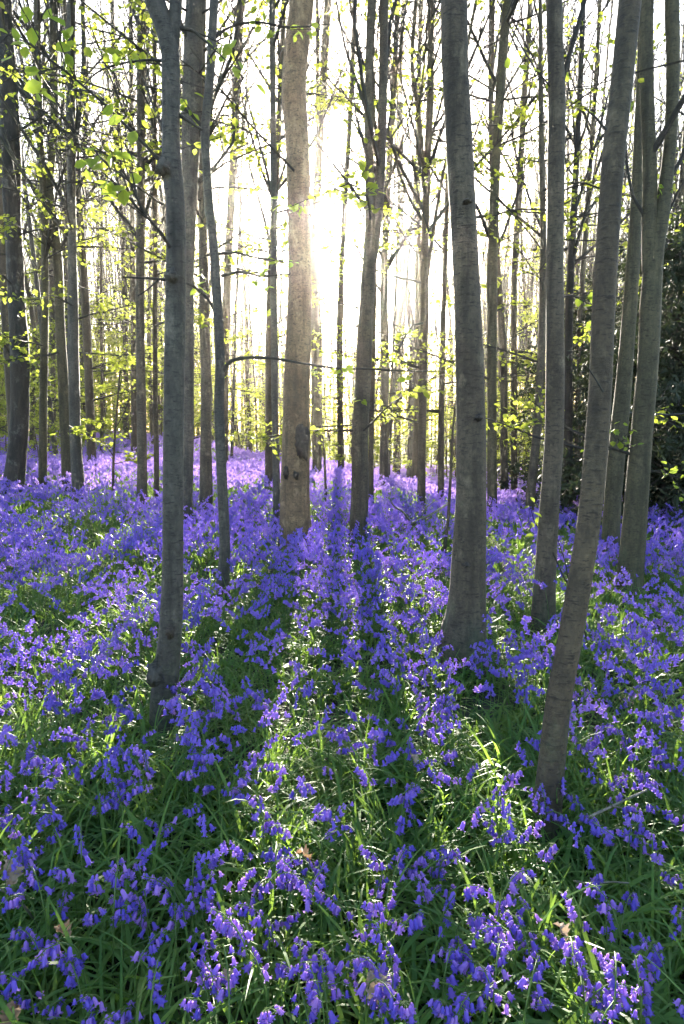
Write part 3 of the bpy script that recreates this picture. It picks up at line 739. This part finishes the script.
def raceme(rg, nb=None, h=None):
    """stem path arching over at the tip, and the places its bells hang from"""
    h = h or rg.uniform(.24, .37); nb = nb or int(rg.integers(7, 14))
    bend = rg.uniform(.55, 1.15); lean = rg.normal() * .12
    n = 12; pts = [np.zeros(3)]; st = h * 1.12 / (n - 1)
    for i in range(1, n):
        t = i / (n - 1); a = lean + bend * max(0, (t - .62) / .38) ** 1.3 * 1.7
        pts.append(pts[-1] + st * np.array([math.sin(a), rg.normal() * .03, math.cos(a)]))
    P = np.array(pts); bells = []
    for k in range(nb):
        t = .75 + .25 * (k + .5) / nb; u = t * (n - 1); i = min(int(u), n - 2); p = P[i] + (P[i + 1] - P[i]) * (u - i)
        az = rg.normal() * 1.3 + (0 if k % 2 else .4 * rg.choice([-1, 1])); tilt = rg.uniform(.10, .62) * (1.2 - .6 * (t - .75) / .25)
        off = np.array([math.cos(az) * .010, math.sin(az) * .012, -.001])
        s = rg.uniform(.85, 1.12) * (1.1 - .45 * (k / nb))
        bells.append((p, p + off, az, tilt, s, rg.uniform(0, 6.28)))
    return P, bells

def bell_matrix(b):
    p, q, az, tilt, s, spin = b                 # -Z of the bell swings outward by tilt
    return Matrix.Translation(q) @ Matrix.Rotation(az, 4, 'Z') @ Matrix.Rotation(-tilt, 4, 'Y') @ Matrix.Rotation(spin, 4, 'Z') @ Matrix.Scale(s, 4)

def stem_mb(P, bells, mb, k=4, m=0, step=1):
    tube(mb, P[::step], np.linspace(.0022, .0012, len(P[::step])), k, m)
    if step == 1:
        for b in bells: tube(mb, np.array([b[0], b[1] + [0, 0, .002]]), [.0008, .0008], 3, m)

rb = np.random.default_rng(77)
bell_me = to_mesh('bell', BELL[0], BELL[1], BELL[2], np.zeros(len(BELL[1]), int), np.zeros(len(BELL[2]), int), [M_bell_o])
VAR = []
for i in range(9):
    P, bells = raceme(rb, h=rb.uniform(.19, .29)); mb = MB(); stem_mb(P, bells, mb)
    VAR.append((mb.mesh('stem', [M_stem]), bells, P))

HEADS = [(25,752),(65,750),(92,756),(110,770),(150,772),(165,800),(190,765),(215,758),(12,790),(8,805),(45,795),(60,798),(72,805),(105,795),(125,790),(115,770),(135,815),(150,803),(14,840),(18,855),(60,860),(75,853),(37,876),(52,888),(38,925),(50,928),(125,868),(115,880),(130,885),(145,885),(85,885),(105,905),(120,910),(170,875),(190,868),(195,870),(225,870),(222,840),(215,905),(178,918),(205,935),(200,950),(8,935),(90,940),(130,955),(120,965),(130,975),(30,955),(15,975),(35,970),(33,990),(40,1010),(60,975),(85,970),(208,970),(195,987),(170,998),(140,1005),(218,1016),(122,1022),
    (232,775),(262,775),(280,770),(300,765),(275,795),(245,810),(250,820),(240,835),(290,835),(305,822),(335,815),(310,840),(222,865),(258,850),(262,870),(290,880),(275,900),(325,850),(335,865),(318,895),(265,905),(225,935),(250,935),(262,960),(255,975),(305,960),(300,965),(320,975),(330,950),(360,960),(370,975),(282,932),(340,1000),(308,1002),(325,1020),(385,1000),(395,1010),(418,1000),(370,780),(385,790),(400,800),(395,820),(410,840),(370,850),(385,870),(380,895),(375,920),(425,800),(440,830),(450,840),(430,860),(440,905),(455,905),(345,910),(450,950),
    (460,780),(455,825),(460,850),(490,805),(500,790),(470,760),(520,770),(530,790),(560,775),(540,815),(550,830),(510,880),(505,900),(520,915),(500,925),(455,910),(550,890),(560,900),(540,905),(570,920),(455,945),(475,960),(500,960),(495,975),(515,990),(590,800),(600,790),(610,805),(595,830),(600,860),(625,800),(640,780),(660,770),(670,790),(640,825),(655,825),(675,850),(620,900),(610,905),(635,915),(670,910),(655,940),(610,940),(585,965),(590,980),(560,965),(640,960),(650,970),(675,960),(670,985),(620,1010),(650,1010),(590,1010),(605,1000),(680,1010)]
spots = []
for (hx, hy) in HEADS:
    p = ground_hit(hx, hy, .25); spots.append((p[0], p[1]))
    if rb.random() < .25:
        q = p + rb.normal(size=3) * .05; spots.append((q[0], q[1]))
while len(spots) < 300:
    x, y = rb.uniform(-1.7, 1.7), rb.uniform(1.9, 3.3)
    hx, hy = topx((x, y, .25))
    if 0 < hx < 684 and 675 < hy < 800 and vnoise(x, y, 2.5, 5) > .42: spots.append((x, y))
spots = spots[:300]
def cell(hx, hy):
    row = 'beside the leaning trunk foot' if abs(hx - 548) < 45 and hy < 860 else None
    if row: return row
    c = ('at the left edge' if hx < 70 else 'left of the middle' if hx < 240 else 'in the middle' if hx < 420 else 'right of the middle' if hx < 560 else 'at the right edge' if hx > 630 else 'right of the leaning trunk')
    r = ('along the bottom of the view' if hy > 960 else 'just above the bottom row' if hy > 880 else 'in the near grass' if hy > 790 else 'in the front drift')
    return r + ' ' + c
for (x, y) in spots:
    vi = int(rb.integers(0, 9)); stem_me, bells, P = VAR[vi]
    s = rb.uniform(.85, 1.12); z = float(gz(x, y))
    hx, hy = topx((x, y, z + .25))
    o = empty('bluebell', (x, y, z - .01), 'nodding violet bluebell ' + cell(hx, hy), 'bluebell', 'nearest bluebells')
    o.rotation_euler = (rb.normal() * .08, rb.normal() * .08, rb.uniform(0, 6.283)); o.scale = (s, s, s)
    link('stem', stem_me, o)
    for b in bells:
        c = link('bell', bell_me, o); c.matrix_local = bell_matrix(b)

# --- the carpet behind them
def bake(bells, B):
    Vs = []
    for b in bells:
        Mx = np.array(bell_matrix(b)); Vs.append(B[0] @ Mx[:3, :3].T + Mx[:3, 3])
    return Vs
def plant_proto(rg, lod):
    P, bells = raceme(rg, h=rg.uniform(.24, .38)); mb = MB()
    if lod == 0:
        stem_mb(P, bells, mb, 3, 0, 2)
        for V in bake(bells, BELL): mb.add(V, BELL[1], BELL[2], 1)
    elif lod == 1:
        stem_mb(P, bells, mb, 3, 0, 3)
        for V in bake(bells[::1], BMID): mb.add(V, BMID[1], None, 1)
    else:
        w = .004; a = P[0]; b = P[6]
        mb.add([a + [-w, 0, 0], a + [w, 0, 0], b + [w, 0, 0], b + [-w, 0, 0]], [[0, 1, 2, 3]], None, 0)
        for k, bb in enumerate(bells[:7]):
            c = bb[1]; d1 = nrm(rg.normal(size=3)) * .015; d2 = np.array([rg.normal() * .006, rg.normal() * .006, -.025])
            mb.add([c - d1, c - d2 * .4, c + d1, c + d2], [[0, 1, 2, 3]], None, 1)
    return mb.arrays()

def tile(mb, pro, X, Y, S, rg, tilt=.08, zoff=-.01):
    V, Q, T, qm, tm = pro; n = len(X)
    if n == 0: return
    th = rg.uniform(0, 6.283, n); c, s = np.cos(th), np.sin(th)
    sc = np.asarray(S)[:, None]
    x = (V[None, :, 0] * c[:, None] - V[None, :, 1] * s[:, None]) * sc
    y = (V[None, :, 0] * s[:, None] + V[None, :, 1] * c[:, None]) * sc
    z = V[None, :, 2] * sc
    tx, ty = rg.normal(size=(2, n, 1)) * tilt
    x = x + z * tx; y = y + z * ty
    z = z + gz(X, Y)[:, None] + zoff
    off = (np.arange(n) * len(V))[:, None, None]
    mb.V.append(np.stack([x + X[:, None], y + Y[:, None], z], -1).reshape(-1, 3))
    if len(Q): mb.Q.append((Q[None] + off).reshape(-1, 4) + mb.n); mb.qm.append(np.tile(qm, n))
    if len(T): mb.T.append((T[None] + off).reshape(-1, 3) + mb.n); mb.tm.append(np.tile(tm, n))
    mb.n += n * len(V)

def scatter(rg, d0, d1, dens, half=.60):
    area = half * (d1 * d1 - d0 * d0); n = int(area * dens)
    d = np.sqrt(rg.uniform(d0 * d0, d1 * d1, n)); x = rg.uniform(-half, half, n) * d
    return x, d

def carpet(rg, lod, d0, d1, dens, thr, nproto, smin, smax, mb, half=.6):
    x, y = scatter(rg, d0, d1, dens, half)
    f = .62 * vnoise(x, y, 1.6, 5) + .38 * vnoise(x, y, 4.5, 6)
    k = rg.random(len(x)) < np.clip((f - thr) * 3.2 + .25, .06, 1)
    for org, _ in TREES.values():                            # few flowers right at the foot of a near trunk
        if org[1] < 9: k &= ~((np.abs(x - org[0] * (y / org[1])) < .14) & (y < org[1] + .1) & (y > org[1] - .45) & (rg.random(len(x)) < .85))
    x, y = x[k], y[k]
    pi = rg.integers(0, nproto, len(x)); s = rg.uniform(smin, smax, len(x))
    for i in range(nproto):
        pr = plant_proto(rg, lod); q = pi == i
        tile(mb, pr, x[q], y[q], s[q], rg)
rc = np.random.default_rng(55)
mb = MB()
# sides of the nearest zone just outside the picture, then the drift behind the individual flowers
x, y = scatter(rc, .6, 2.9, 60, .95)
hx = 342 + F * x / (y * math.cos(PITCH) + (1.0) * math.sin(PITCH))
q = (hx < -15) | (hx > 700); x, y = x[q], y[q]
for i in range(4):
    pr = plant_proto(rc, 1); s_ = np.arange(len(x)) % 4 == i; tile(mb, pr, x[s_], y[s_], rc.uniform(.85, 1.1, s_.sum()), rc)
carpet(rc, 0, 1.25, 1.9, 55, .40, 8, .8, 1.0, mb, .8)
carpet(rc, 0, 1.9, 4.6, 215, .35, 12, .85, 1.12, mb)
carpet(rc, 1, 4.6, 9.0, 220, .33, 12, .85, 1.15, mb)
carpet(rc, 2, 9.0, 20.0, 130, .28, 14, .95, 1.25, mb)
carpet(rc, 2, 20.0, 50.0, 42, .22, 14, 1.1, 1.6, mb, .62)
tag(link('bluebell_carpet', mb.mesh('bluebell_carpet', [M_stem, M_bell], smooth=False)), 'violet carpet of bluebells spreading back between the trunks', 'bluebells', kind='stuff')

# --- strap leaves and grass
def tuft_proto(rg, nb, seg, Lr, wr):
    mb = MB()
    for b in range(nb):
        L = rg.uniform(*Lr); w = rg.uniform(*wr); az = rg.uniform(0, 6.283); el = rg.uniform(.6, 1.35); bend = rg.uniform(.9, 2.5)
        p = np.array([rg.normal() * .025, rg.normal() * .025, 0]); V = []
        tw = rg.normal() * .5
        for i in range(seg + 1):
            t = i / seg; e = el - bend * t ** 1.5
            d = np.array([math.cos(az) * math.cos(e), math.sin(az) * math.cos(e), math.sin(e)])
            sd = np.array([-math.sin(az + tw * t), math.cos(az + tw * t), .25 * math.sin(tw * t * 3)])
            ww = w * (.55 + .45 * math.sin(min(1, t * 2.2) * math.pi / 2)) * (1 - t ** 3.2) + .0004
            V += [p - sd * ww / 2, p + sd * ww / 2]
            p = p + d * L / seg
            p[2] = max(p[2], .01)
        i = np.arange(seg)[:, None] * 2
        mb.add(np.array(V), i + np.array([0, 1, 3, 2]))
    return mb.arrays()
mb = MB(); rt = np.random.default_rng(66)
def tufts(d0, d1, dens, npro, nb, seg, Lr, wr, half, smin=.8, smax=1.2):
    x, y = scatter(rt, d0, d1, dens, half); pi = rt.integers(0, npro, len(x)); s = rt.uniform(smin, smax, len(x))
    for i in range(npro):
        q = pi == i; tile(mb, tuft_proto(rt, nb, seg, Lr, wr), x[q], y[q], s[q], rt, .12)
tufts(.5, 2.3, 230, 16, 13, 7, (.15, .33), (.0055, .0115), .85)
tufts(2.3, 5.0, 150, 12, 10, 5, (.12, .25), (.006, .012), .62)
tufts(5.0, 10., 55, 10, 8, 3, (.15, .28), (.008, .015), .6)
tufts(10., 26., 14, 8, 7, 2, (.18, .34), (.012, .022), .6)
tag(link('grass', mb.mesh('grass', [M_blade])), 'dense arching green strap leaves and grass beneath the bluebells', 'grass', kind='stuff')

# ------------------------------------------------------------------ things on the ground
def dry_leaf(px, py, size, mat, label, tiltx, rz, hgt=.09, curl=.8):
    size *= .8; c = ground_hit(px, py, hgt + .12); n, mm = 17, 7; V = []
    for i in range(n):
        t = i / (n - 1); w = size * .36 * (math.sin(math.pi * min(1, t * .93 + .05)) ** .8) * (1 + .22 * math.sin(t * 31) + .1 * math.sin(t * 53))
        for j in range(mm):
            s = (j - 3) / 3
            V.append([s * w, (t - .5) * size, curl * w * abs(s) ** 1.5 + .12 * size * math.sin(t * 3 + s) + .09 * size * math.sin(t * 11 + 3 * s) + .05 * size * math.sin(t * 23 - 4 * s)])
    i, j = np.meshgrid(np.arange(mm - 1), np.arange(n - 1)); a = (j * mm + i).ravel()
    m_ = MB(); m_.add(np.array(V), np.stack([a, a + 1, a + mm + 1, a + mm], 1))
    o = link('fallen_leaf', m_.mesh('fallen_leaf', [mat]), None, c); o.rotation_euler = (tiltx, 0, rz)
    return tag(o, label, 'leaf', 'dry leaves fallen among the bluebells')
dry_leaf(374, 985, .075, M_paledry, 'large pale curled dry leaf, in the bottom middle', .9, .3, .10)
dry_leaf(8, 872, .075, M_paledry, 'pale dry leaf standing on edge at the left border', 1.2, 1.0, .10)
dry_leaf(62, 932, .05, M_dry, 'small brown dry leaf under the curved twig', .3, 1.3, .08)
dry_leaf(228, 976, .035, M_paledry, 'tiny pale dry leaf left of the bottom middle', .3, .6, .10)
dry_leaf(303, 857, .06, M_dry, 'russet dry leaf amid grass in the middle', .7, 2.0, .10)
dry_leaf(560, 932, .05, M_paledry, 'pale dry leaf among bluebells right of the bottom middle', .9, 1.2, .12)
dry_leaf(12, 1018, .06, M_dry, 'brown dry leaf in the bottom left corner', .4, .2, .06)
dry_leaf(413, 758, .04, M_paledry, 'small pale dry leaf midway up the grass, below the largest beech', .6, .8, .10)

def stick(name, label, cat, paths, mat):
    m_ = MB(); c0 = None
    for pts in paths:
        P = np.array([[*ground_hit(x, y, h), 0] for (x, y, w, h) in pts])
        for q, (x, y, w, h) in zip(P, pts): q[3] = .5 * w * depth(q[:3]) / F
        S = spline(P, len(pts) * 5); c0 = S[0, :3] if c0 is None else c0
        tube(m_, S[:, :3], np.maximum(S[:, 3], .0012), 7, 0, 1 + .12 * rgl.normal(size=(len(S), 1)))
    o = link(name, m_.mesh(name, [mat], origin=c0), None, c0)
    return tag(o, label, cat)
stick('fallen_twig', 'straight pale twig lying over bluebells right of the leaning trunk', 'twig', [[(578, 822, 3, .20), (600, 812, 2.8, .22), (625, 800, 2.4, .24), (647, 790, 2, .26)], [(612, 806, 2, .23), (622, 808, 1.4, .2)]], M_deadwood)
stick('fallen_twig', 'short crooked pale twig below the straight one, lower right', 'twig', [[(574, 881, 2.2, .15), (592, 884, 2.2, .17), (610, 882, 2, .18), (629, 883, 1.6, .18)], [(575, 886, 1.6, .14), (588, 892, 1.4, .12)]], M_deadwood)
stick('fallen_twig', 'curved brown twig arching up from the left border', 'twig', [[(-6, 888, 3, .16), (8, 893, 3, .18), (22, 904, 2.8, .17), (34, 920, 2.4, .12), (42, 936, 2, .05)]], M_twig)
stick('dead_branch', 'pale forked dead branch lying in the bluebells left of the largest beech', 'branch', [[(396, 533, 4, .16), (412, 524, 3.4, .26), (430, 515, 2.6, .36), (449, 503, 1.8, .48)], [(412, 524, 2.6, .26), (403, 512, 2, .42), (394, 506, 1.8, .5), (389, 497, 1.4, .6)], [(430, 515, 1.8, .36), (442, 522, 1.2, .3)], [(420, 520, 1.6, .3), (426, 508, 1.2, .42), (436, 500, 1, .5)]], M_deadwood)
stick('dead_branch', 'thin dark bare twig slanting between the straight mid-grey beech and leaning trunk', 'branch', [[(587, 640, 1.5, .2), (575, 600, 2, .4), (563, 575, 2, .6), (553, 553, 1.6, .75)], [(570, 590, 1.4, .45), (566, 566, 1.2, .62), (558, 540, 1, .85)]], M_twig)

# ------------------------------------------------------------------ air
HZ = 0.0007
mb = MB(); x0, x1, y0, y1, z0, z1 = -161, 161, -61, 181, -6, 24
mb.add([[x0, y0, z0], [x1, y0, z0], [x1, y1, z0], [x0, y1, z0], [x0, y0, z1], [x1, y0, z1], [x1, y1, z1], [x0, y1, z1]],
       [[0, 3, 2, 1], [4, 5, 6, 7], [0, 1, 5, 4], [1, 2, 6, 5], [2, 3, 7, 6], [3, 0, 4, 7]])
m, nt, out = new_mat('haze_air')
v = N(nt, 'ShaderNodeVolumePrincipled'); v.inputs['Density'].default_value = HZ; v.inputs['Color'].default_value = (1, .94, .84, 1); v.inputs['Anisotropy'].default_value = .88
nt.links.new(v.outputs[0], out.inputs['Volume'])
tag(link('haze', mb.mesh('haze', [m], smooth=False)), 'thin bright morning haze filling the wood', 'haze', kind='stuff')

# ------------------------------------------------------------------ light
SUN_EL, SUN_AZ = R(16), R(0.0)
w = bpy.data.worlds.new('World'); SC.world = w; w.use_nodes = True
nt = w.node_tree; bg = nt.nodes['Background']
sky = nt.nodes.new('ShaderNodeTexSky'); sky.sky_type = 'NISHITA'; sky.sun_disc = False
sky.sun_elevation = SUN_EL; sky.sun_rotation = SUN_AZ; sky.air_density = 1.0; sky.dust_density = 1.2
nt.links.new(sky.outputs[0], bg.inputs[0]); bg.inputs[1].default_value = .056
sd = bpy.data.lights.new('sun', 'SUN'); sd.energy = 5; sd.angle = R(.6); sd.color = (1, .92, .78)
so = bpy.data.objects.new('sun', sd); COL.objects.link(so)
so.rotation_euler = Vector((math.sin(SUN_AZ) * math.cos(SUN_EL), math.cos(SUN_AZ) * math.cos(SUN_EL), math.sin(SUN_EL))).to_track_quat('Z', 'Y').to_euler()

vs = SC.view_settings; SC.display_settings.display_device = 'sRGB'
vs.view_transform = 'Standard'; vs.look = 'None'; vs.gamma = 1; vs.use_curve_mapping = False
vs.exposure = 3.8
SC.cycles.use_denoising = True
SC.cycles.use_adaptive_sampling = True; SC.cycles.adaptive_threshold = .02
SC.cycles.max_bounces = 5; SC.cycles.diffuse_bounces = 3; SC.cycles.glossy_bounces = 2; SC.cycles.transmission_bounces = 4; SC.cycles.volume_bounces = 0
